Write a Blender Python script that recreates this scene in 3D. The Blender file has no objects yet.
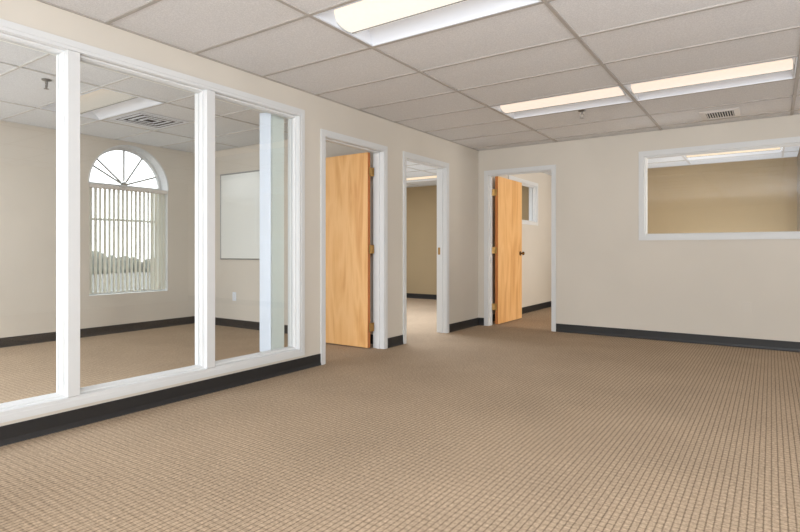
import bpy, bmesh, math, random
from mathutils import Vector, Matrix
random.seed(7)
COL = bpy.context.scene.collection
PI = math.pi
HT = 2.4003          # ceiling height
D = 6.8065           # front face of the back wall
WT = 0.12            # partition thickness
OX = -3.39           # inner face of the outer wall with the arched window
WBY = 4.77           # front face of the partition with the whiteboard
FAR = 9.86
XR, YF = 6.5, -6.0   # right and front walls (outside the frame)
GX, TX, GY, TY = 1.105, 1.203, 2.325, 0.6096   # ceiling grid

# ------------------------------------------------------------------ materials
def new_mat(name):
    m = bpy.data.materials.new(name); m.use_nodes = True
    nt = m.node_tree
    return m, nt, nt.nodes.get('Principled BSDF')
def lin(r, g, b):
    f = lambda c: (c/255/12.92) if c/255 <= .04045 else ((c/255+.055)/1.055)**2.4
    return (f(r), f(g), f(b), 1)
def paint(name, rgb, rough=.6, bump=.03, scale=220, var=.03, metal=0, spec=.35):
    m, nt, b = new_mat(name)
    N, L = nt.nodes, nt.links
    tc = N.new('ShaderNodeTexCoord')
    n = N.new('ShaderNodeTexNoise'); n.inputs['Scale'].default_value = scale; n.inputs['Detail'].default_value = 3
    L.new(tc.outputs['Object'], n.inputs['Vector'])
    n2 = N.new('ShaderNodeTexNoise'); n2.inputs['Scale'].default_value = 1.3; n2.inputs['Detail'].default_value = 2
    L.new(tc.outputs['Object'], n2.inputs['Vector'])
    mr = N.new('ShaderNodeMapRange'); mr.inputs['From Min'].default_value = .3; mr.inputs['From Max'].default_value = .7
    mr.inputs['To Min'].default_value = 1-var; mr.inputs['To Max'].default_value = 1+var
    L.new(n2.outputs['Fac'], mr.inputs['Value'])
    mx = N.new('ShaderNodeVectorMath'); mx.operation = 'SCALE'
    mx.inputs[0].default_value = lin(*rgb)[:3]
    L.new(mr.outputs['Result'], mx.inputs['Scale']); L.new(mx.outputs['Vector'], b.inputs['Base Color'])
    b.inputs['Roughness'].default_value = rough; b.inputs['Metallic'].default_value = metal
    b.inputs['Specular IOR Level'].default_value = spec
    if bump:
        bp = N.new('ShaderNodeBump'); bp.inputs['Strength'].default_value = bump; bp.inputs['Distance'].default_value = .01
        L.new(n.outputs['Fac'], bp.inputs['Height']); L.new(bp.outputs['Normal'], b.inputs['Normal'])
    return m

def carpet_mat():
    m, nt, b = new_mat('carpet'); N, L = nt.nodes, nt.links
    tc = N.new('ShaderNodeTexCoord'); sep = N.new('ShaderNodeSeparateXYZ'); L.new(tc.outputs['Object'], sep.inputs[0])
    def M(op, a, c=None, d=None):
        k = N.new('ShaderNodeMath'); k.operation = op
        for i, v in enumerate((a, c, d)):
            if v is None: continue
            if isinstance(v, (int, float)): k.inputs[i].default_value = v
            else: L.new(v, k.inputs[i])
        return k.outputs[0]
    wob = N.new('ShaderNodeTexNoise'); wob.inputs['Scale'].default_value = 60; L.new(tc.outputs['Object'], wob.inputs['Vector'])
    jx = M('MULTIPLY', M('SUBTRACT', wob.outputs['Fac'], .5), .006)
    def line(c, period, w):
        f = M('FRACT', M('DIVIDE', M('ADD', c, jx), period))
        d = M('ABSOLUTE', M('SUBTRACT', f, .5))
        k = N.new('ShaderNodeMapRange'); k.interpolation_type = 'SMOOTHSTEP'
        k.inputs['From Min'].default_value = .5-w; k.inputs['From Max'].default_value = .5-w*.25
        L.new(d, k.inputs['Value']); return k.outputs[0]
    lx = line(sep.outputs['X'], CARPET_X, .165)
    ly = line(sep.outputs['Y'], CARPET_Y, .22)
    tot = M('ADD', M('MULTIPLY', lx, .62), M('MULTIPLY', ly, .24))
    tot = M('MINIMUM', tot, .7)
    fib = N.new('ShaderNodeTexNoise'); fib.inputs['Scale'].default_value = 85; fib.inputs['Detail'].default_value = 5
    L.new(tc.outputs['Object'], fib.inputs['Vector'])
    big = N.new('ShaderNodeTexNoise'); big.inputs['Scale'].default_value = 1.6; big.inputs['Detail'].default_value = 5
    L.new(tc.outputs['Object'], big.inputs['Vector'])
    mix = N.new('ShaderNodeMix'); mix.data_type = 'RGBA'
    mix.inputs['A'].default_value = lin(*CARPET_A); mix.inputs['B'].default_value = lin(*CARPET_B)
    L.new(tot, mix.inputs['Factor'])
    g = M('ADD', M('MULTIPLY', fib.outputs['Fac'], 1.1), M('MULTIPLY', big.outputs['Fac'], .3))
    mid = N.new('ShaderNodeTexNoise'); mid.inputs['Scale'].default_value = 48; mid.inputs['Detail'].default_value = 2
    L.new(tc.outputs['Object'], mid.inputs['Vector'])
    g = M('ADD', g, M('MULTIPLY', mid.outputs['Fac'], .4))
    g = M('ADD', g, -.02)
    sc = N.new('ShaderNodeVectorMath'); sc.operation = 'SCALE'
    L.new(mix.outputs['Result'], sc.inputs[0]); L.new(g, sc.inputs['Scale'])
    L.new(sc.outputs['Vector'], b.inputs['Base Color'])
    b.inputs['Roughness'].default_value = .95; b.inputs['Specular IOR Level'].default_value = .08
    h = M('SUBTRACT', fib.outputs['Fac'], tot)
    bp = N.new('ShaderNodeBump'); bp.inputs['Strength'].default_value = .35; bp.inputs['Distance'].default_value = .004
    L.new(h, bp.inputs['Height']); L.new(bp.outputs['Normal'], b.inputs['Normal'])
    return m

def wood_mat():
    m, nt, b = new_mat('birch_veneer'); N, L = nt.nodes, nt.links
    tc = N.new('ShaderNodeTexCoord')
    mp = N.new('ShaderNodeMapping'); mp.inputs['Scale'].default_value = (5.5, 5.5, .75); L.new(tc.outputs['Object'], mp.inputs['Vector'])
    n = N.new('ShaderNodeTexNoise'); n.inputs['Scale'].default_value = 1.1; n.inputs['Detail'].default_value = 2.5; n.inputs['Distortion'].default_value = .8
    L.new(mp.outputs[0], n.inputs['Vector'])
    mp2 = N.new('ShaderNodeMapping'); mp2.inputs['Scale'].default_value = (70, 70, 2.2); L.new(tc.outputs['Object'], mp2.inputs['Vector'])
    n2 = N.new('ShaderNodeTexNoise'); n2.inputs['Scale'].default_value = 1.2; n2.inputs['Detail'].default_value = 4
    L.new(mp2.outputs[0], n2.inputs['Vector'])
    w = N.new('ShaderNodeMath'); w.operation = 'MULTIPLY_ADD'; w.inputs[1].default_value = 5.0
    L.new(n.outputs['Fac'], w.inputs[0]); L.new(n2.outputs['Fac'], w.inputs[2])
    fr = N.new('ShaderNodeMath'); fr.operation = 'PINGPONG'; fr.inputs[1].default_value = 1.0; L.new(w.outputs[0], fr.inputs[0])
    cr = N.new('ShaderNodeValToRGB'); e = cr.color_ramp.elements
    e[0].position = 0; e[0].color = lin(204, 150, 92); e[1].position = 1; e[1].color = lin(226, 180, 124)
    k = cr.color_ramp.elements.new(.45); k.color = lin(217, 167, 108)
    L.new(fr.outputs[0], cr.inputs['Fac'])
    L.new(cr.outputs['Color'], b.inputs['Base Color'])
    b.inputs['Roughness'].default_value = .38; b.inputs['Specular IOR Level'].default_value = .4
    return m

def tile_mat(name, rgb):
    m, nt, b = new_mat(name); N, L = nt.nodes, nt.links
    tc = N.new('ShaderNodeTexCoord')
    n = N.new('ShaderNodeTexNoise'); n.inputs['Scale'].default_value = 95; n.inputs['Detail'].default_value = 5; L.new(tc.outputs['Object'], n.inputs['Vector'])
    v = N.new('ShaderNodeTexVoronoi'); v.inputs['Scale'].default_value = 130; L.new(tc.outputs['Object'], v.inputs['Vector'])
    a = N.new('ShaderNodeMath'); a.operation = 'MULTIPLY'; L.new(n.outputs['Fac'], a.inputs[0]); L.new(v.outputs['Distance'], a.inputs[1])
    mr = N.new('ShaderNodeMapRange'); mr.inputs['From Min'].default_value = .05; mr.inputs['From Max'].default_value = .4
    mr.inputs['To Min'].default_value = .9; mr.inputs['To Max'].default_value = 1.06; L.new(a.outputs[0], mr.inputs['Value'])
    sc = N.new('ShaderNodeVectorMath'); sc.operation = 'SCALE'; sc.inputs[0].default_value = lin(*rgb)[:3]
    L.new(mr.outputs[0], sc.inputs['Scale']); L.new(sc.outputs['Vector'], b.inputs['Base Color'])
    b.inputs['Roughness'].default_value = .9; b.inputs['Specular IOR Level'].default_value = .1
    bp = N.new('ShaderNodeBump'); bp.inputs['Strength'].default_value = .25; bp.inputs['Distance'].default_value = .004
    L.new(a.outputs[0], bp.inputs['Height']); L.new(bp.outputs['Normal'], b.inputs['Normal'])
    return m

def glass_mat(name, tint=(1, 1, 1), refl=1.0):
    m, nt, b = new_mat(name); N, L = nt.nodes, nt.links; N.remove(b)
    out = N.get('Material Output')
    tr = N.new('ShaderNodeBsdfTransparent'); tr.inputs[0].default_value = (*tint, 1)
    gl = N.new('ShaderNodeBsdfGlossy'); gl.inputs['Roughness'].default_value = 0; gl.inputs['Color'].default_value = (refl, refl, refl, 1)
    # Schlick reflectance of a two-sided pane, the same from either side
    lw = N.new('ShaderNodeLayerWeight'); lw.inputs['Blend'].default_value = .5
    pw = N.new('ShaderNodeMath'); pw.operation = 'POWER'; pw.inputs[1].default_value = 5; L.new(lw.outputs['Facing'], pw.inputs[0])
    fr = N.new('ShaderNodeMath'); fr.operation = 'MULTIPLY_ADD'; fr.inputs[1].default_value = .935; fr.inputs[2].default_value = .065; L.new(pw.outputs[0], fr.inputs[0])
    mx = N.new('ShaderNodeMixShader'); L.new(fr.outputs[0], mx.inputs[0]); L.new(tr.outputs[0], mx.inputs[1]); L.new(gl.outputs[0], mx.inputs[2])
    L.new(mx.outputs[0], out.inputs['Surface'])
    return m

def emit_mat(name, rgb, strength, base=(90, 88, 84)):
    m, nt, b = new_mat(name)
    N, L = nt.nodes, nt.links
    tc = N.new('ShaderNodeTexCoord')
    n = N.new('ShaderNodeTexNoise'); n.inputs['Scale'].default_value = 30; L.new(tc.outputs['Object'], n.inputs['Vector'])
    mr = N.new('ShaderNodeMapRange'); mr.inputs['To Min'].default_value = strength*.96; mr.inputs['To Max'].default_value = strength*1.04
    L.new(n.outputs['Fac'], mr.inputs['Value'])
    b.inputs['Base Color'].default_value = lin(*base)
    b.inputs['Emission Color'].default_value = lin(*rgb)
    g = N.new('ShaderNodeNewGeometry'); sp = N.new('ShaderNodeSeparateXYZ'); L.new(g.outputs['Normal'], sp.inputs[0])
    ab = N.new('ShaderNodeMath'); ab.operation = 'ABSOLUTE'; L.new(sp.outputs['Z'], ab.inputs[0])
    mm = N.new('ShaderNodeMix'); mm.data_type = 'RGBA'; L.new(ab.outputs[0], mm.inputs['Factor'])
    c = lin(*rgb); mm.inputs['A'].default_value = (c[0], c[1]*.92, c[2]*.84, 1); mm.inputs['B'].default_value = (c[0]*.72, c[1]*.78, c[2]*.84, 1)
    L.new(mm.outputs['Result'], b.inputs['Emission Color'])
    L.new(mr.outputs[0], b.inputs['Emission Strength'])
    return m

CARPET_X, CARPET_Y = .0255, .036
CARPET_A, CARPET_B = (192, 170, 145), (104, 87, 69)
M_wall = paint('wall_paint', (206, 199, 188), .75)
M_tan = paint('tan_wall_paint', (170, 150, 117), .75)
M_shade = paint('shaded_wall_paint', (128, 113, 94), .8)  # shade on the stub wall's side is put into this darker colour
M_trim = paint('white_trim_paint', (212, 213, 213), .5, 0, 60, 0)
M_base = paint('black_vinyl_base', (42, 41, 41), .45, .02, 80, .05)
M_carpet = carpet_mat()
M_wood = wood_mat()
M_edge = paint('wood_edge', (186, 116, 62), .5, .03, 60, .08)
M_tile = tile_mat('ceiling_tile', (221, 220, 220))
M_tile_o = tile_mat('office_ceiling_tile', (222, 226, 230))
M_grid = paint('ceiling_grid_paint', (176, 170, 164), .5, 0, 60, .01)
M_grid_o = paint('office_grid_paint', (200, 199, 196), .5, 0, 60, .01)
M_brass = paint('brass', (178, 142, 88), .45, .02, 60, .08, 1)
M_bronze = paint('dark_bronze', (96, 70, 40), .35, .02, 60, .08, 1)
M_chrome = paint('satin_metal', (150, 148, 144), .3, .02, 60, .04, 1)
M_alum = paint('aluminium', (160, 160, 158), .4, .01, 60, .03, .8)
M_white = paint('white_enamel', (224, 229, 237), .4, 0, 60, .01)
M_endp = paint('end_plate_enamel', (196, 200, 202), .4, 0, 60, .01)
M_board = paint('whiteboard_surface', (226, 228, 224), .18, 0, 60, .01, 0, .5)
M_vane = paint('pvc_vane', (232, 228, 218), .5, .02, 40, .02)
def translucent(m, f):
    nt = m.node_tree; N, L = nt.nodes, nt.links; b = N['Principled BSDF']
    t = N.new('ShaderNodeBsdfTranslucent'); t.inputs[0].default_value = (.95, .96, .92, 1)
    mx = N.new('ShaderNodeMixShader'); mx.inputs[0].default_value = f
    L.new(b.outputs[0], mx.inputs[1]); L.new(t.outputs[0], mx.inputs[2]); L.new(mx.outputs[0], N['Material Output'].inputs['Surface'])
translucent(M_vane, .42)
M_vane_b = paint('pale_green_pvc_vane', (236, 241, 239), .5, .02, 40, .02)
translucent(M_vane_b, .5)
M_vane_w = paint('white_pvc_vane', (198, 206, 216), .5, .01, 40, .02)
M_plate = paint('wall_coloured_plate', (206, 199, 188), .5, 0, 60, .01)
M_dark = paint('vent_cavity', (40, 33, 27), .8, 0, 60, .05)
M_ventf = paint('vent_enamel', (214, 208, 202), .5, 0, 60, .02)
M_glass = glass_mat('clear_glass', (.985, .995, .99))
M_lens = emit_mat('lamp_lens', (255, 240, 222), 1.35)
M_lens_o = emit_mat('dim_lamp_lens', (255, 238, 216), .55)
M_lens_w = emit_mat('warm_lamp_lens', (255, 229, 205), 1.3)
M_lens_f = emit_mat('far_lamp_lens', (255, 226, 190), 1.3)
M_ground = paint('asphalt', (112, 112, 110), .9, .1, 30, .1)
M_leaf = paint('hedge_leaf', (104, 106, 100), .8, .3, 20, .25)

# ------------------------------------------------------------------ mesh helpers
def box(bm, x0, x1, y0, y1, z0, z1, bev=0, seg=1):
    v = [bm.verts.new((x, y, z)) for x in (x0, x1) for y in (y0, y1) for z in (z0, z1)]
    f = [bm.faces.new([v[i] for i in q]) for q in ((0,1,3,2),(4,6,7,5),(0,4,5,1),(2,3,7,6),(0,2,6,4),(1,5,7,3))]
    if bev:
        es = list({e for q in f for e in q.edges})
        bmesh.ops.bevel(bm, geom=es, offset=bev, segments=seg, affect='EDGES', profile=.5)
def tube(bm, p0, p1, r0, r1=None, n=16):
    r1 = r0 if r1 is None else r1
    p0, p1 = Vector(p0), Vector(p1); d = p1-p0
    q = d.to_track_quat('Z', 'Y').to_matrix().to_4x4()
    mt = Matrix.Translation((p0+p1)/2) @ q
    bmesh.ops.create_cone(bm, cap_ends=True, segments=n, radius1=r0, radius2=r1, depth=d.length, matrix=mt)
def lathe(bm, prof, o, axis, n=24):
    """prof: (distance along axis, radius)"""
    o = Vector(o); q = Vector(axis).to_track_quat('Z', 'Y').to_matrix()
    rings = []
    for h, r in prof:
        rings.append([bm.verts.new(o + q @ Vector((r*math.cos(2*PI*i/n), r*math.sin(2*PI*i/n), h))) for i in range(n)])
    for a, c in zip(rings, rings[1:]):
        for i in range(n): bm.faces.new((a[i], a[(i+1) % n], c[(i+1) % n], c[i]))
    bm.faces.new(list(reversed(rings[0]))); bm.faces.new(rings[-1])
def sweep(bm, a0, b0, a1, b1, prof, to3, closed):
    """mitred frame round the opening a0..a1 x b0..b1; prof = (out, proud) points"""
    rings = []
    cs = [(a0, b0, -1, -1 if closed else 0), (a0, b1, -1, 1), (a1, b1, 1, 1), (a1, b0, 1, -1 if closed else 0)]
    for a, c, sa, sb in cs:
        rings.append([bm.verts.new(to3(a+sa*u, c+sb*u, v)) for u, v in prof])
    n = len(prof)
    pairs = [(0,1),(1,2),(2,3)] + ([(3,0)] if closed else [])
    for i, j in pairs:
        for k in range(n): bm.faces.new((rings[i][k], rings[i][(k+1) % n], rings[j][(k+1) % n], rings[j][k]))
    if not closed:
        bm.faces.new(rings[0]); bm.faces.new(list(reversed(rings[3])))
def obj(name, bm, mat, parent=None, smooth=False, kind=None):
    bmesh.ops.recalc_face_normals(bm, faces=bm.faces)
    me = bpy.data.meshes.new(name); bm.to_mesh(me); bm.free()
    for m in (mat if isinstance(mat, (list, tuple)) else [mat]): me.materials.append(m)
    if smooth:
        for p in me.polygons: p.use_smooth = True
        me.set_sharp_from_angle(angle=math.radians(35))
    o = bpy.data.objects.new(name, me); COL.objects.link(o)
    if parent:
        o.parent = parent
        pw = Matrix.Identity(4); q = parent
        while q: pw = q.matrix_basis @ pw; q = q.parent
        o.matrix_basis = pw.inverted()
    if kind: o['kind'] = kind
    return o
def empty(name, loc, label=None, cat=None, group=None, kind=None):
    o = bpy.data.objects.new(name, None); COL.objects.link(o); o.location = loc; o.empty_display_size = .1
    if label: o['label'] = label
    if cat: o['category'] = cat
    if group: o['group'] = group
    if kind: o['kind'] = kind
    return o
def tag(o, label, cat, group=None):
    o['label'] = label; o['category'] = cat
    if group: o['group'] = group
    return o
NB = bmesh.new

# ------------------------------------------------------------------ shell
def wall(name, axis, t0, t1, s0, s1, holes, mat, z1=HT+.1):
    """slab from t0..t1 in thickness, s0..s1 along, with rectangular holes (a0,a1,z0,z1)"""
    S = sorted({s0, s1, *[h[0] for h in holes], *[h[1] for h in holes]})
    Z = sorted({0, z1, *[h[2] for h in holes], *[h[3] for h in holes]})
    solid = lambda i, j: 0 <= i < len(S)-1 and 0 <= j < len(Z)-1 and not any(
        h[0] < (S[i]+S[i+1])/2 < h[1] and h[2] < (Z[j]+Z[j+1])/2 < h[3] for h in holes)
    bm = NB(); cache = {}
    def V(t, s, z):
        k = (t, s, z)
        if k not in cache: cache[k] = bm.verts.new((t, s, z) if axis == 'x' else (s, t, z))
        return cache[k]
    for i in range(len(S)-1):
        for j in range(len(Z)-1):
            if not solid(i, j): continue
            a, b_, c, d = S[i], S[i+1], Z[j], Z[j+1]
            for t in (t0, t1): bm.faces.new((V(t,a,c), V(t,b_,c), V(t,b_,d), V(t,a,d)))
            if not solid(i-1, j): bm.faces.new((V(t0,a,c), V(t1,a,c), V(t1,a,d), V(t0,a,d)))
            if not solid(i+1, j): bm.faces.new((V(t0,b_,c), V(t1,b_,c), V(t1,b_,d), V(t0,b_,d)))
            if not solid(i, j-1): bm.faces.new((V(t0,a,c), V(t1,a,c), V(t1,b_,c), V(t0,b_,c)))
            if not solid(i, j+1): bm.faces.new((V(t0,a,d), V(t1,a,d), V(t1,b_,d), V(t0,b_,d)))
    return obj(name, bm, mat, kind='structure')

WIN1 = (.60, 3.365, .165, 2.195)          # interior window in the left wall
DR1 = (3.662, 4.592, 0, 2.075)            # rough openings
DR2 = (4.982, 5.915, 0, 2.075)
DR3 = (.135, 1.045, 0, 2.075)
WIN2 = (2.107, 4.4, 1.186, 2.135)         # window in the back wall
WIN3 = (7.87, 9.06, 1.50, 2.145)           # window in the wall beyond door 3

wall('wall_left', 'x', -WT, 0, YF, FAR, [WIN1, DR1, DR2, WIN3], M_wall)
wall('wall_back', 'y', D, D+WT, 0, XR, [DR3, WIN2], M_wall)
wall('wall_between', 'y', WBY, WBY+.10, OX, -WT, [], M_wall)
wall('wall_far', 'y', FAR, FAR+.1, OX-.2, XR, [], M_tan)
wall('wall_right', 'x', XR, XR+.1, YF, FAR, [], M_wall)
wall('wall_front', 'y', YF-.1, YF, OX-.2, XR, [], M_wall)
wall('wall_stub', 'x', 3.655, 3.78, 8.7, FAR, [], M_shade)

# outer wall with the arched window
AY0, AY1, AZ0, AZS = 3.265, 4.287, .485, 1.838
AC, AR = (AY0+AY1)/2, (AY1-AY0)/2
def arch_pts(n=40, r=AR):
    return [(AC-r*math.cos(PI*i/n), AZS+r*math.sin(PI*i/n)) for i in range(n+1)]
bm = NB(); DX = .2; top = HT+.1
for x in (OX, OX-DX):
    P = lambda y, z: bm.verts.new((x, y, z))
    for a, b_ in ((YF, AY0), (AY1, FAR)): bm.faces.new((P(a,0), P(b_,0), P(b_,top), P(a,top)))
    bm.faces.new((P(AY0,0), P(AY1,0), P(AY1,AZ0), P(AY0,AZ0)))
    ap = arch_pts()
    for (y0, z0), (y1, z1) in zip(ap, ap[1:]): bm.faces.new((P(y0,z0), P(y1,z1), P(y1,top), P(y0,top)))
prof = [(AY0, AZ0)] + arch_pts() + [(AY1, AZ0)]
for (y0, z0), (y1, z1) in zip(prof, prof[1:]+prof[:1]):
    bm.faces.new([bm.verts.new(v) for v in ((OX,y0,z0), (OX,y1,z1), (OX-DX,y1,z1), (OX-DX,y0,z0))])
bmesh.ops.remove_doubles(bm, verts=bm.verts, dist=1e-5)
wo = obj('wall_outer', bm, [M_wall, M_trim], kind='structure')
for p in wo.data.polygons:
    if abs(p.normal.x) < .5: p.material_index = 1  # skylight on the arch reveal put into a whiter colour

bm = NB(); box(bm, OX-.2, XR+.1, YF-.1, FAR+.1, -.06, 0)
obj('floor', bm, M_carpet, kind='structure')

# ------------------------------------------------------------------ ceilings
def ceiling(name, x0, x1, y0, y1, gx, gy, tx, ty, lights, mt, mg, w=.012):
    xs = sorted({x0, x1, *[gx+k*tx for k in range(-12, 12) if x0+.02 < gx+k*tx < x1-.02]})
    ys = sorted({y0, y1, *[gy+k*ty for k in range(-24, 24) if y0+.02 < gy+k*ty < y1-.02]})
    bm = NB(); z = HT+.007
    lit = lambda a, c: any(l[0] < a < l[1] and l[2] < c < l[3] for l in lights)
    for i in range(len(xs)-1):
        for j in range(len(ys)-1):
            if lit((xs[i]+xs[i+1])/2, (ys[j]+ys[j+1])/2): continue
            box(bm, xs[i]+.001, xs[i+1]-.001, ys[j]+.001, ys[j+1]-.001, z, z+.018)
    c = obj(name, bm, mt, kind='structure')
    bm = NB()
    for x in xs[1:-1]: box(bm, x-w, x+w, y0, y1, HT-.001, HT+.0068)
    for y in ys[1:-1]:
        for a, b_ in zip(xs, xs[1:]): box(bm, a+(w if a != x0 else 0), b_-(w if b_ != x1 else 0), y-w, y+w, HT, HT+.0066)
    e = .018                                     # wall angle
    box(bm, x0, x0+e, y0, y1, HT+.0005, HT+.006); box(bm, x1-e, x1, y0, y1, HT+.0005, HT+.006)
    box(bm, x0, x1, y0, y0+e, HT+.0007, HT+.0058); box(bm, x0, x1, y1-e, y1, HT+.0007, HT+.0058)
    obj('ceiling_grid', bm, mg, c)
    return c
cell = lambda gx, gy, tx, ty: (gx, gx+tx, gy, gy+ty)
L_room = [cell(GX, GY, TX, TY), cell(GX, GY+4*TY, TX, TY), cell(GX+TX, GY+4*TY, TX, TY)]
OGX, OGY = -1.318, 2.357
L_off = [cell(OGX-TX, OGY, TX, .6)]
L_r2 = [cell(-2.83, 8.55, TX, TY)]
L_back = [cell(2.275, 8.70, TX, TY)]
ceiling('ceiling', 0, XR, YF, D, GX, GY, TX, TY, L_room, M_tile, M_grid)
ceiling('ceiling', OX, -WT, YF, WBY, OGX, OGY, TX, .6, L_off, M_tile_o, M_grid_o, .007)
ceiling('ceiling', OX, -WT, WBY+.1, FAR, -2.83, 8.55, TX, TY, L_r2, M_tile_o, M_grid_o)
ceiling('ceiling', 0, XR, D+WT, FAR, 2.275, 8.70, TX, TY, L_back, M_tile_o, M_grid_o)
bm = NB(); box(bm, OX-.3, XR+.2, YF-.2, FAR+.2, HT+.22, HT+.26)
obj('ceiling_deck', bm, M_dark, kind='structure')

# ------------------------------------------------------------------ baseboards (vinyl cove)
def baseboard(name, to3, runs, h=.102):
    bm = NB()
    pr = [(.0, 0), (.014, 0), (.009, .012), (.0045, .03), (.0045, h-.004), (.003, h), (.0, h)]
    for a, b_ in runs:
        r = [[bm.verts.new(to3(s, z, v)) for v, z in pr] for s in (a, b_)]
        n = len(pr)
        for k in range(n): bm.faces.new((r[0][k], r[0][(k+1) % n], r[1][(k+1) % n], r[1][k]))
        bm.faces.new(r[0]); bm.faces.new(list(reversed(r[1])))
    return obj(name, bm, M_base, kind='structure')
left3 = lambda a, z, v: (v, a, z)
back3 = lambda a, z, v: (a, D-v, z)
off3 = lambda a, z, v: (a, WBY-v, z)
out3 = lambda a, z, v: (OX+v, a, z)
far3 = lambda a, z, v: (a, FAR-v, z)
CW = .057     # casing width
baseboard('baseboard_left', left3, [(YF, DR1[0]+.019-CW), (DR1[1]-.019+CW, DR2[0]+.019-CW), (DR2[1]-.019+CW, D)])
baseboard('baseboard_back', back3, [(0, DR3[0]+.019-CW), (DR3[1]-.019+CW, XR)])
baseboard('baseboard_between', off3, [(OX, -WT)])
baseboard('baseboard_outer', out3, [(YF, WBY), (WBY+.1, FAR)])
baseboard('baseboard_far', far3, [(OX, -WT), (0, 3.66), (3.78, XR)])
baseboard('baseboard_beyond', left3, [(D+WT, FAR)])

# ------------------------------------------------------------------ trim profiles
CASE = [(.0, 0), (.0, .012), (.016, .012), (.016, .016), (.057, .016), (.057, 0)]
def mirror_side(to3, t):
    """same opening seen from the other face of a wall t thick"""
    return lambda a, z, v: to3(a, z, -t-v)
def hinge(name, parent, p, along, out):
    """three knuckles and two leaves; p = pin centre; along = door-edge leaf dir, out = jamb leaf dir"""
    bm = NB(); p = Vector(p); h = .045
    for k in range(5): tube(bm, p+Vector((0,0,-h+k*.018)), p+Vector((0,0,-h+k*.018+.0174)), .0062, n=12)
    for dz in (-h-.003, h): tube(bm, p+Vector((0,0,dz)), p+Vector((0,0,dz+.003)), .005, .0035, n=12)
    for d, n_ in (along, out):
        d, n_ = Vector(d), Vector(n_)
        vs = []
        for a in (.0, .036):
            for q in (-.001, .0012):
                for z in (-h, h): vs.append(bm.verts.new(p + d*a + n_*q + Vector((0,0,z))))
        for q in ((0,1,3,2),(4,6,7,5),(0,4,5,1),(2,3,7,6),(0,2,6,4),(1,5,7,3)): bm.faces.new([vs[i] for i in q])
    return obj(name, bm, M_brass, parent, True)

def door_frame(name, opening, to3, loc):
    a0, a1, _, z1 = opening
    root = empty(name, loc, kind='structure')
    j = .019
    bm = NB()
    sweep(bm, a0+j, 0, a1-j, z1-j, [(0,.0), (j,.0), (j,-WT), (0,-WT)], to3, False)
    sweep(bm, a0+j, 0, a1-j, z1-j, [(0,-.040), (-.011,-.042), (-.011,-.074), (0,-.076)], to3, False)   # stop
    obj('door_jamb', bm, M_trim, root)
    bm = NB(); sweep(bm, a0+j-.004, 0, a1-j+.004, z1-j+.004, CASE, to3, False)
    obj('door_casing', bm, M_trim, root)
    bm = NB(); sweep(bm, a0+j-.004, 0, a1-j+.004, z1-j+.004, CASE, mirror_side(to3, WT), False)
    obj('door_casing', bm, M_trim, root)
    return root

def knob(parent, base, axis, mat):
    bm = NB()
    lathe(bm, [(0,.033), (.004,.033), (.008,.028), (.009,.013), (.030,.011), (.036,.018), (.044,.026), (.056,.027), (.064,.020), (.067,.008)], base, axis)
    return obj('door_knob', bm, mat, parent, True)

# door 1: hinged at its far jamb, swung 90 degrees into the office
d1 = door_frame('door_1', DR1, left3, (0, (DR1[0]+DR1[1])/2, 0))
hx, hy = -WT-.004, DR1[1]-.019-.004
bm = NB(); box(bm, hx-.898, hx-.002, hy-.092, hy-.048, .012, 2.050, .0015)
leaf = obj('door_leaf', bm, [M_wood, M_edge], d1)
for p in leaf.data.polygons:
    if abs(p.normal.x) > .7: p.material_index = 1
for z in (.225, 1.04, 1.85): hinge('door_hinge', leaf, (hx+.006, hy-.046, z), ((0,-1,0), (1,0,0)), ((.35,.94,0), (1,0,0)))
knob(leaf, (hx-.83, hy-.092, .96), (0,-1,0), M_brass); knob(leaf, (hx-.83, hy-.048, .96), (0,1,0), M_brass)

# door 2: open, its leaf out of sight; brass strike plate on the far jamb
d2 = door_frame('door_2', DR2, left3, (0, (DR2[0]+DR2[1])/2, 0))
bm = NB(); yj = DR2[1]-.019
box(bm, -.112, -.080, yj-.0016, yj, .975, 1.065, .0005); box(bm, -.103, -.09, yj-.0022, yj-.0014, 1.006, 1.034)
box(bm, -.08, -.075, yj-.004, yj, 1.0, 1.04, .001)
obj('strike_plate', bm, M_brass, d2)

# door 3: hinged at its left jamb, swung 90 degrees beyond the back wall
d3 = door_frame('door_3', DR3, back3, ((DR3[0]+DR3[1])/2, D, 0))
hx, hy = DR3[0]+.019+.004, D+WT+.006
bm = NB(); box(bm, hx+.034, hx+.078, hy+.002, hy+.868, .012, 2.050, .0015)
leaf3 = obj('door_leaf', bm, [M_wood, M_edge], d3)
for p in leaf3.data.polygons:
    if abs(p.normal.y) > .7: p.material_index = 1
for z in (.25, 1.03, 1.83): hinge('door_hinge', leaf3, (hx+.030, hy-.006, z), ((1,0,0), (0,1,0)), ((-.97,-.24,0), (0,1,0)))
knob(leaf3, (hx+.078, hy+.80, .985), (1,0,0), M_bronze); knob(leaf3, (hx+.034, hy+.80, .985), (-1,0,0), M_bronze)

# ------------------------------------------------------------------ windows
WCASE = [(.0, -.004), (.0, .012), (.004, .015), (.040, .015), (.040, 0), (.04, -.004)]
STOP = [(0, 0), (-.020, -.002), (-.020, -.020), (0, -.020)]
def pane_frame(bm, a0, z0, a1, z1, to3, gd=-.060):
    # stop in front of the glass, a second behind it
    sweep(bm, a0, z0, a1, z1, [(0,gd+.032), (-.010,gd+.030), (-.013,gd+.022), (-.018,gd+.016), (-.018,gd+.004), (0,gd+.004)], to3, True)
    sweep(bm, a0, z0, a1, z1, [(0,gd-.004), (-.018,gd-.004), (-.018,gd-.028), (0,gd-.030)], to3, True)
def glass_sheet(bm, a0, z0, a1, z1, to3, gd=-.06):
    v = [bm.verts.new(to3(*p, gd)) for p in ((a0, z0), (a1, z0), (a1, z1), (a0, z1))]
    bm.faces.new(v)
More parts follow.
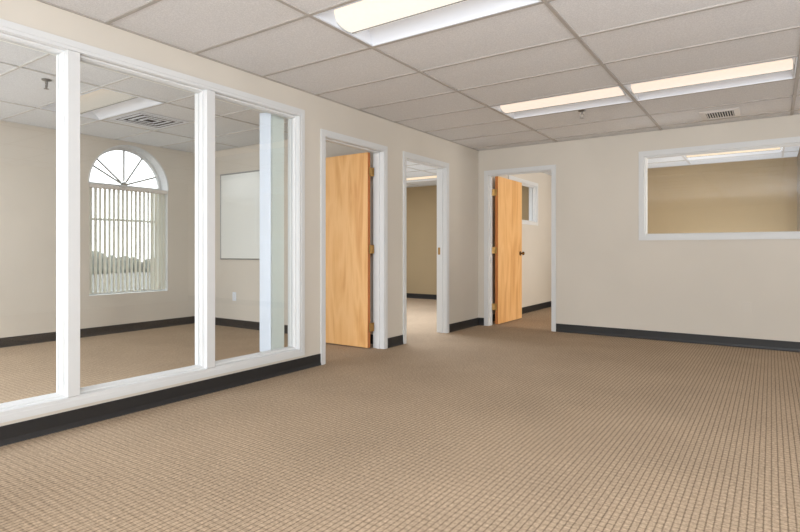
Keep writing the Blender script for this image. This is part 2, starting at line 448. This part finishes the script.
# window 1: three lights
w1 = empty('window_1', (-.06, (WIN1[0]+WIN1[1])/2, WIN1[2]), kind='structure')
a0, a1, z0, z1 = WIN1
ins = .018
bm = NB()
sweep(bm, a0+ins, z0+ins, a1-ins, z1-ins, [(0,.001), (ins,.001), (ins,-WT), (0,-WT)], left3, True)
sweep(bm, a0+ins-.003, z0+ins-.003, a1-ins+.003, z1-ins+.003, [(.0,0),(.0,.012),(.020,.012),(.020,.016),(.057,.016),(.057,0)], left3, True)
sweep(bm, a0+ins-.003, z0+ins-.003, a1-ins+.003, z1-ins+.003, [(.0,0),(.0,.012),(.020,.012),(.020,.016),(.057,.016),(.057,0)], mirror_side(left3, WT), True)
obj('window_frame', bm, M_trim, w1)
panes = [(a0+ins, 1.497), (1.563, 2.427), (2.494, a1-ins)]
for (p0, p1), (q0, q1) in zip(panes, panes[1:]):
    bm = NB(); box(bm, -WT-.012, .012, p1, q0, z0+ins, z1-ins)
    obj('window_mullion', bm, M_trim, w1)
for p0, p1 in panes:
    bm = NB(); pane_frame(bm, p0, z0+ins, p1, z1-ins, left3)
    s = obj('glazing_stop', bm, M_trim, w1)
    bm = NB(); glass_sheet(bm, p0+.002, z0+ins+.002, p1-.002, z1-ins-.002, left3)
    obj('glass_pane', bm, M_glass, w1)
def simple_window(name, W, to3, loc):
    a0, a1, z0, z1 = W
    r = empty(name, loc, kind='structure'); bm = NB()
    sweep(bm, a0+ins, z0+ins, a1-ins, z1-ins, [(0,.001), (ins,.001), (ins,-WT), (0,-WT)], to3, True)
    for t in (to3, mirror_side(to3, WT)):
        sweep(bm, a0+ins-.003, z0+ins-.003, a1-ins+.003, z1-ins+.003, CASE, t, True)
    obj('window_frame', bm, M_trim, r)
    bm = NB(); pane_frame(bm, a0+ins, z0+ins, a1-ins, z1-ins, to3); obj('glazing_stop', bm, M_trim, r)
    bm = NB(); glass_sheet(bm, a0+ins+.002, z0+ins+.002, a1-ins-.002, z1-ins-.002, to3); obj('glass_pane', bm, M_glass, r)
    return r
simple_window('window_2', WIN2, back3, ((WIN2[0]+WIN2[1])/2, D+.06, WIN2[2]))
simple_window('window_3', WIN3, left3, (-.06, (WIN3[0]+WIN3[1])/2, WIN3[2]))

# window 4: arched window in the outer wall
w4 = empty('window_4', (OX-.15, AC, AZ0), kind='structure')
FX = OX-.165; fr = .035
bm = NB()
def arc_band(bm, r0, r1, x0, x1, n=40, c=(AC, AZS)):
    rings = []
    for i in range(n+1):
        a = PI*i/n; cy, sz = -math.cos(a), math.sin(a)
        rings.append([bm.verts.new((x, c[0]+r*cy, c[1]+r*sz)) for r, x in ((r0,x0),(r1,x0),(r1,x1),(r0,x1))])
    for p, q in zip(rings, rings[1:]):
        for k in range(4): bm.faces.new((p[k], p[(k+1)%4], q[(k+1)%4], q[k]))
    bm.faces.new(rings[0]); bm.faces.new(list(reversed(rings[-1])))
arc_band(bm, AR-fr, AR, FX-.02, FX+.02)
box(bm, FX-.02, FX+.02, AY0, AY0+fr, AZ0, AZS); box(bm, FX-.02, FX+.02, AY1-fr, AY1, AZ0, AZS)
box(bm, FX-.02, FX+.02, AY0+fr, AY1-fr, AZ0, AZ0+fr); box(bm, FX-.02, FX+.02, AY0+fr, AY1-fr, AZS-.03, AZS+.03)
obj('window_frame', bm, M_trim, w4)
bm = NB(); box(bm, FX-.012, FX+.012, AY0+fr, AY1-fr, 1.40, 1.43)
obj('window_rail', bm, M_trim, w4)
M_spoke = paint('spoke_paint', (170, 168, 162), .5, 0, 60, .01)
for ang in (19, 57, 90, 139, 152):
    a = math.radians(ang); bm = NB()
    p0 = Vector((FX, AC+.05*math.cos(a), AZS+.03+.05*math.sin(a))); e = AR-fr+.005
    b_ = .03*math.sin(a); t = -b_+math.sqrt(b_*b_+e*e-.0009)
    p1 = Vector((FX, AC+t*math.cos(a), AZS+.03+t*math.sin(a)))
    tube(bm, p0, p1, .011, n=8); obj('window_spoke', bm, M_spoke, w4)
bm = NB()
for s in (0,):
    lathe(bm, [(-.012,.042), (.010,.042), (.014,.034)], (FX, AC, AZS+.03), (1,0,0), 24)
obj('window_hub', bm, M_spoke, w4)
bm = NB(); box(bm, FX-.003, FX-.001, AY0+.02, AY1-.02, AZ0+.02, AZS)
bmesh.ops.remove_doubles(bm, verts=bm.verts, dist=1e-6); obj('glass_pane', bm, M_glass, w4)
bm = NB(); ap = arch_pts(40, AR-.02); bm.faces.new([bm.verts.new((FX-.002, y, z)) for y, z in ap]); obj('glass_pane', bm, M_glass, w4)
bm = NB(); arc_band(bm, AR-.001, AR+.016, OX-.004, OX+.006)
obj('arch_bead', bm, M_trim, w4)

# ------------------------------------------------------------------ ceiling lights
def ceiling_light(c, label, lens, group):
    x0, x1, y0, y1 = c; g = .014
    x0 += g; x1 -= g; y0 += g; y1 -= g
    r = empty('ceiling_light', ((x0+x1)/2, (y0+y1)/2, HT+.1), label, 'ceiling light', group)
    yc = (y0+y1)/2; zt = HT+.105
    bm = NB()                                           # flange
    sweep(bm, x0+.012, y0+.012, x1-.012, y1-.012, [(0,0),(.012,0),(.012,.006),(0,.006)], lambda a, b_, v: (a, b_, HT+v), True)
    obj('frame', bm, M_white, r)
    bm = NB()                                           # curved reflector wings and sloped ends
    hw = (y1-y0)/2-.012; n = 12
    sec = []
    for i in range(n+1):
        t = i/n; sec.append((-hw + t*(hw-.06), HT+.004+(zt-HT)*math.sin(t*PI/2)**.9))
    sec = sec + [(-y, z) for y, z in reversed(sec)]
    def endx(z, s): return (x0+.012+(z-HT)*.42) if s < 0 else (x1-.012-(z-HT)*.42)
    rr = [[bm.verts.new((endx(z, s), yc+y, z)) for y, z in sec] for s in (-1, 1)]
    for k in range(len(sec)-1): bm.faces.new((rr[0][k], rr[0][k+1], rr[1][k+1], rr[1][k]))
    for q in rr: bm.faces.new(q)
    obj('reflector', bm, M_white, r, True)
    lx0, lx1 = x0+.024, x1-.024                         # rounded lens basket
    R = .155; zc = HT+.104; n = 20
    prof = [(R*math.cos(PI+PI*i/n), .645*R*math.sin(PI+PI*i/n)) for i in range(n+1)]
    bm = NB()
    rr = [[bm.verts.new((x, yc+y, zc+z)) for y, z in prof] for x in (lx0, lx1)]
    for k in range(n): bm.faces.new((rr[0][k], rr[0][k+1], rr[1][k+1], rr[1][k]))
    for q in rr: bm.faces.new(q)
    obj('lens', bm, lens, r, True)
    bm = NB()
    for a in (288,):
        cy, sz = R*math.cos(math.radians(a))*1.012, .645*R*math.sin(math.radians(a))*1.012
        box(bm, lx0, lx1, yc+cy-.0035, yc+cy+.0035, zc+sz-.0035, zc+sz+.001)
    obj('lens_rim', bm, M_alum, r)
    for x, s in ((lx0, -1), (lx1, 1)):
        bm = NB()
        o_ = [(1.05*y, 1.05*z) for y, z in prof]
        aa = [bm.verts.new((x+s*.002, yc+y, zc+z)) for y, z in o_]; bb = [bm.verts.new((x+s*.007, yc+y, zc+z)) for y, z in o_]
        for k in range(n): bm.faces.new((aa[k], aa[k+1], bb[k+1], bb[k]))
        bm.faces.new((aa[-1], aa[0], bb[0], bb[-1]))
        bm.faces.new(aa); bm.faces.new(list(reversed(bb)))
        obj('end_plate', bm, M_endp, r)
    return r
G = 'recessed fluorescent lights of the main room'
ceiling_light(L_room[0], 'large recessed fluorescent light nearest the camera, cut by the top edge of the photo', M_lens, G)
ceiling_light(L_room[1], 'recessed fluorescent light in the far row, the one with a sprinkler head beside it', M_lens_w, G)
ceiling_light(L_room[2], 'recessed fluorescent light in the far row, in front of the slotted ceiling vent', M_lens_w, G)
ceiling_light(L_off[0], 'recessed fluorescent light seen through the tall glass panes, inside the office', M_lens_o, None)
ceiling_light(L_r2[0], 'lit fluorescent light seen high in the narrow open doorway without a door leaf', M_lens_f, None)
ceiling_light(L_back[0], 'lit fluorescent light seen through the wide window in the back wall', M_lens_f, None)

# ------------------------------------------------------------------ vents, sprinklers
r = empty('ceiling_vent', (2.91, 6.34, HT), 'small slotted air vent in the ceiling near the back wall window', 'air vent')
x0, x1, y0, y1 = 2.745, 3.085, 6.15, 6.55
bm = NB(); sweep(bm, x0+.05, y0+.06, x1-.05, y1-.06, [(0,0),(0,.012),(.05,.004),(.05,0)], lambda a, b_, v: (a, b_, HT+.005-v), True)
obj('frame', bm, M_ventf, r)
bm = NB(); box(bm, x0+.045, x1-.045, y0+.055, y1-.055, HT+.003, HT+.0055); obj('cavity', bm, M_dark, r)
bm = NB(); n = 11
for i in range(n):
    x = x0+.06+(x1-x0-.12)*i/(n-1)
    v = [bm.verts.new(p) for p in ((x-.004,y0+.055,HT-.006),(x+.003,y0+.055,HT+.002),(x+.003,y1-.055,HT+.002),(x-.004,y1-.055,HT-.006))]
    bm.faces.new(v)
obj('louvers', bm, M_ventf, r)

r = empty('ceiling_vent', (-2.09, 3.32, HT), 'square four-way air diffuser in the office ceiling above the arched window', 'air vent')
cx, cy, hw = -2.09, 3.255, .29
bm = NB()
for k in range(4):
    o_ = hw-.068*k; i_ = o_-(.046 if k == 0 else .030)
    sweep(bm, cx-i_, cy-i_, cx+i_, cy+i_, [(0,-.001),(0,-.004),(o_-i_,-.003),(o_-i_,.001)], lambda a, b_, v: (a, b_, HT+.004+v-.002), True)
obj('louvers', bm, M_white, r)
bm = NB(); box(bm, cx-hw+.02, cx+hw-.02, cy-hw+.02, cy+hw-.02, HT+.0045, HT+.0062); obj('cavity', bm, M_dark, r)

def sprinkler(x, y, label):
    r = empty('fire_sprinkler', (x, y, HT), label, 'sprinkler', 'ceiling fire sprinklers')
    bm = NB(); lathe(bm, [(0,.036), (.004,.036), (.010,.028), (.012,.016)], (x, y, HT+.004), (0,0,-1)); obj('escutcheon', bm, M_chrome, r, True)
    bm = NB(); tube(bm, (x,y,HT-.006), (x,y,HT-.034), .011, .010)
    for s in (-1, 1):
        pts = [(s*.009,-.030), (s*.017,-.040), (s*.017,-.054), (s*.004,-.068)]
        for p, q in zip(pts, pts[1:]): tube(bm, (x+p[0], y, HT+p[1]), (x+q[0], y, HT+q[1]), .0032, n=8)
    tube(bm, (x,y,HT-.034), (x,y,HT-.066), .0035, n=8)
    obj('frame', bm, M_chrome, r, True)
    bm = NB(); lathe(bm, [(0,.006), (.003,.019), (.005,.019), (.008,.005)], (x, y, HT-.066), (0,0,-1)); obj('deflector', bm, M_chrome, r, True)
sprinkler(1.80, 5.43, 'sprinkler head hanging from the main room ceiling beside the far fluorescent light')
sprinkler(-1.49, 2.01, 'sprinkler head on the office ceiling, seen through the first tall glass pane')

# ------------------------------------------------------------------ whiteboard, outlets
r = empty('whiteboard', (-2.29, WBY, .9), 'blank white board with thin grey frame on the office wall', 'whiteboard')
x0, x1, z0, z1 = -2.893, -1.69, .905, 2.068
bm = NB(); box(bm, x0+.01, x1-.01, WBY-.012, WBY-.001, z0+.01, z1-.01); obj('panel', bm, M_board, r)
bm = NB(); sweep(bm, x0+.018, z0+.018, x1-.018, z1-.018, [(0,.001),(0,.016),(.004,.019),(.016,.019),(.018,.015),(.018,.001)], off3, True); obj('frame', bm, M_alum, r)
def outlet(c, to3, label, mat, duplex=True):
    a, z = c; bm = NB()
    r = empty('wall_outlet', to3(a, z, 0), label, 'outlet')
    def pbox(a0, a1, z0, z1, v0, v1, bev=.0015):
        b2 = NB(); p, q = Vector(to3(a0, z0, v0)), Vector(to3(a1, z1, v1))
        box(b2, min(p.x,q.x), max(p.x,q.x), min(p.y,q.y), max(p.y,q.y), min(p.z,q.z), max(p.z,q.z), bev); return b2
    obj('cover_plate', pbox(a-.037, a+.037, z-.058, z+.058, .0003, .006, .002), mat, r)
    if duplex:
        for s in (-1, 1):
            soc = obj('socket', pbox(a-.017, a+.017, z+s*.021-.014, z+s*.021+.014, .005, .0085, .0015), M_white, r)
            for dx in (-.006, .006): obj('slot', pbox(a+dx-.0012, a+dx+.0012, z+s*.021-.003, z+s*.021+.006, .0075, .0088, 0), M_dark, soc)
    else:
        b2 = pbox(a-.017, a+.017, z-.034, z+.034, .005, .0085, .001); obj('insert', b2, mat, r)
    obj('screw', pbox(a-.003, a+.003, z-.003, z+.003, .005, .0078, .001), M_alum if duplex else mat, r)
outlet((3.128, .425), back3, 'beige cover plate low on the back wall below the wide window', M_plate, False)
outlet((-2.612, .41), off3, 'white double outlet on the office wall under the white board', M_white)

# ------------------------------------------------------------------ vertical blinds
r = empty('vertical_blind', (OX-.05, AC, AZ0), 'pale vertical blind closed across the lower half of the arched window', 'blind')
bm = NB(); box(bm, OX-.060, OX-.002, AY0+.004, AY1-.004, AZS-.052, AZS-.004, .004); obj('headrail', bm, M_ventf, r)
n = 18; pitch = (AY1-AY0-.012)/n
VW = .074
first = None
def vane_bm(w, z0, z1, cam=.004):
    bm = NB(); k = 6; fr_, bk = [], []
    for z in (z0, z1):
        fr_.append([bm.verts.new((w*(i/k-.5), cam*(1-(2*i/k-1)**2), z)) for i in range(k+1)])
        bk.append([bm.verts.new((w*(i/k-.5), cam*(1-(2*i/k-1)**2)-.0012, z)) for i in range(k+1)])
    for i in range(k):
        for g in (fr_, bk): bm.faces.new((g[0][i], g[0][i+1], g[1][i+1], g[1][i]))
        for e in (0, 1): bm.faces.new((fr_[e][i], fr_[e][i+1], bk[e][i+1], bk[e][i]))
    for i in (0, k): bm.faces.new((fr_[0][i], fr_[1][i], bk[1][i], bk[0][i]))
    return bm
vroot = r
for i in range(n):
    y = AY0+.006+pitch*(i+.5); ang = math.radians(-50 if i < 14 else -66) + random.uniform(-.05, .05)
    if first is None:
        first = obj('vane', vane_bm(VW, -(AZS-.052-AZ0-.02), 0), M_vane, None, True); o = first
    else:
        o = first.copy(); COL.objects.link(o)
    o.parent = vroot
    o.matrix_basis = Matrix.Translation(Vector((OX-.032, y, AZS-.052)) - Vector(vroot.location)) @ Matrix.Rotation(ang, 4, 'Z')
# stack of vanes drawn to the far end of the tall panes
r = empty('vertical_blind', (-.19, 3.2, .2), 'bunched vertical blind drawn to the far end of the third tall glass pane', 'blind')
bm = NB(); box(bm, -.205, -.15, .62, 3.40, 2.192, 2.235, .004); obj('headrail', bm, M_vane_b, r)
def put_vane(src, x, y, ang, mat=None):
    o = src.copy()
    COL.objects.link(o); o.parent = r
    o.matrix_basis = Matrix.Translation(Vector((x, y, 2.190)) - Vector(r.location)) @ Matrix.Rotation(ang, 4, 'Z')
    return o
va = obj('vane', vane_bm(.110, -2.02, 0), M_vane_b, None, True)
va0 = obj('vane', vane_bm(.105, -2.02, 0), M_vane_w, r, True)
va0.matrix_basis = Matrix.Translation(Vector((-.187, 3.145, 2.190)) - Vector(r.location)) @ Matrix.Rotation(math.radians(20), 4, 'Z')
va.parent = r; va.matrix_basis = Matrix.Translation(Vector((-.185, 3.165, 2.190)) - Vector(r.location)) @ Matrix.Rotation(math.radians(18), 4, 'Z')
for i in range(9): put_vane(va, -.185+random.uniform(-.003,.003), 3.168+.0148*i, math.radians(36)+random.uniform(-.04,.04))

# ------------------------------------------------------------------ outside the arched window
bm = NB(); box(bm, -40, OX-.25, -15, 45, -.5, -.35); obj('ground', bm, M_ground, kind='structure')
bm = NB()
for i in range(70):
    y = -4+i*.75; bmesh.ops.create_icosphere(bm, subdivisions=2, radius=random.uniform(.5,.8), matrix=Matrix.Translation((-30+random.uniform(-.6,.6), y, .1+random.uniform(-.1,.35))))
for v in bm.verts: v.co += Vector((random.uniform(-.07,.07), random.uniform(-.07,.07), random.uniform(-.07,.07)))
h = obj('hedge', bm, M_leaf); h['kind'] = 'stuff'; tag(h, 'grey green shrubbery outside the arched window behind the blind', 'hedge')

# ------------------------------------------------------------------ lights
def area(name, loc, rot, sx, sy, power, col):
    l = bpy.data.lights.new(name, 'AREA'); l.shape = 'RECTANGLE'; l.size = sx; l.size_y = sy; l.energy = power; l.color = col
    o = bpy.data.objects.new(name, l); COL.objects.link(o); o.location = loc; o.rotation_euler = rot
    return o
BLUISH = (.84, .95, 1.10)
COOL, NEUT, WARM = (.76, .90, 1.08), (.87, .95, 1.06), (1, .95, .86)
def bank(name, n, loc, rot, sx, sy, power, col):
    """a row of n equal lamps side by side along x"""
    for k in range(n):
        area(name, (loc[0]+sx*((k+.5)/n-.5), loc[1], loc[2]), rot, sx/n, sy, power/n, col)
BLUISH = (.84, .95, 1.10)
SOFT = (.90, .95, 1.0)
bank('front_fill', 1, (2.5, -2.95, .72), (PI/2, 0, 0), 3.5, 1.1, 122, SOFT)      # added fill lamp behind the camera, faces +y
bank('up_fill', 1, (5.3, -.9, .3), (PI, 0, 0), 2.1, 5.0, 225, BLUISH)  # unseen upward lamp added to brighten the ceiling
area('back_wall_fill', (4.8, -1.5, 1.9), (math.radians(84), 0, math.radians(10)), .8, .8, 155, (.93, .97, 1.0))  # made-up lamp aimed at the back wall to brighten it
bank('office_top_fill', 1, (-1.7, -.6, HT-.02), (0, 0, 0), 2.6, 2.6, 125, NEUT)  # added fill at office ceiling level, not a modelled fixture
bank('office_front_fill', 1, (-1.7, -2.95, 1.3), (PI/2, 0, 0), 2.6, 1.8, 98, SOFT)  # added office fill lamp facing the whiteboard wall, not a window
bank('office_up_fill', 1, (-1.7, .2, .3), (PI, 0, 0), 2.6, 3.0, 16, BLUISH)  # extra lamp lifting the office ceiling from below
bank('far_room_fill', 1, (-1.6, 6.6, HT-.02), (0, 0, 0), 2.2, 1.6, 106, NEUT)  # extra lamp added to fill the room behind the leafless doorway
bank('far_room_up_fill', 1, (-1.7, 7.6, .3), (PI, 0, 0), 2.0, 1.6, 12, NEUT)  # upward fill put in for that room's ceiling
bank('back_room_up_fill', 1, (2.8, 9.3, .3), (PI, 0, 0), 1.4, .8, 30, NEUT)  # added low lamp brightening the back room's ceiling
area('back_room_side_fill', (6.3, 7.55, 1.25), (PI/2, 0, PI/2), 1.2, 1.8, 175, (1, .95, .88))  # unseen side lamp added to light the open leaf and wall beyond

w = bpy.data.worlds.new('sky'); bpy.context.scene.world = w; w.use_nodes = True
nt = w.node_tree; bg = nt.nodes['Background']; bg.inputs['Strength'].default_value = 2.8; bg.inputs['Color'].default_value = (.93, .97, 1, 1)

# ------------------------------------------------------------------ camera
cam = bpy.data.cameras.new('camera'); co = bpy.data.objects.new('camera', cam); COL.objects.link(co)
cam.sensor_fit = 'HORIZONTAL'; cam.sensor_width = 36; cam.lens = 543.147/800*36
cam.shift_y = -(266-250.817)/800
co.location = (3.3387, 0, 1.02338); co.rotation_euler = (PI/2, 0, .5993324)
sc = bpy.context.scene; sc.camera = co
sc.view_settings.view_transform = 'Standard'; sc.view_settings.look = 'None'
sc.view_settings.exposure = 0.0
sc.cycles.use_denoising = True
sc.cycles.max_bounces = 10; sc.cycles.diffuse_bounces = 6; sc.cycles.transparent_max_bounces = 16
sc.cycles.use_light_tree = True
sc.cycles.sample_clamp_indirect = 6
w.cycles.sampling_method = 'NONE'
for m in bpy.data.materials: m.cycles.emission_sampling = 'NONE'
sc.cycles.use_adaptive_sampling = False
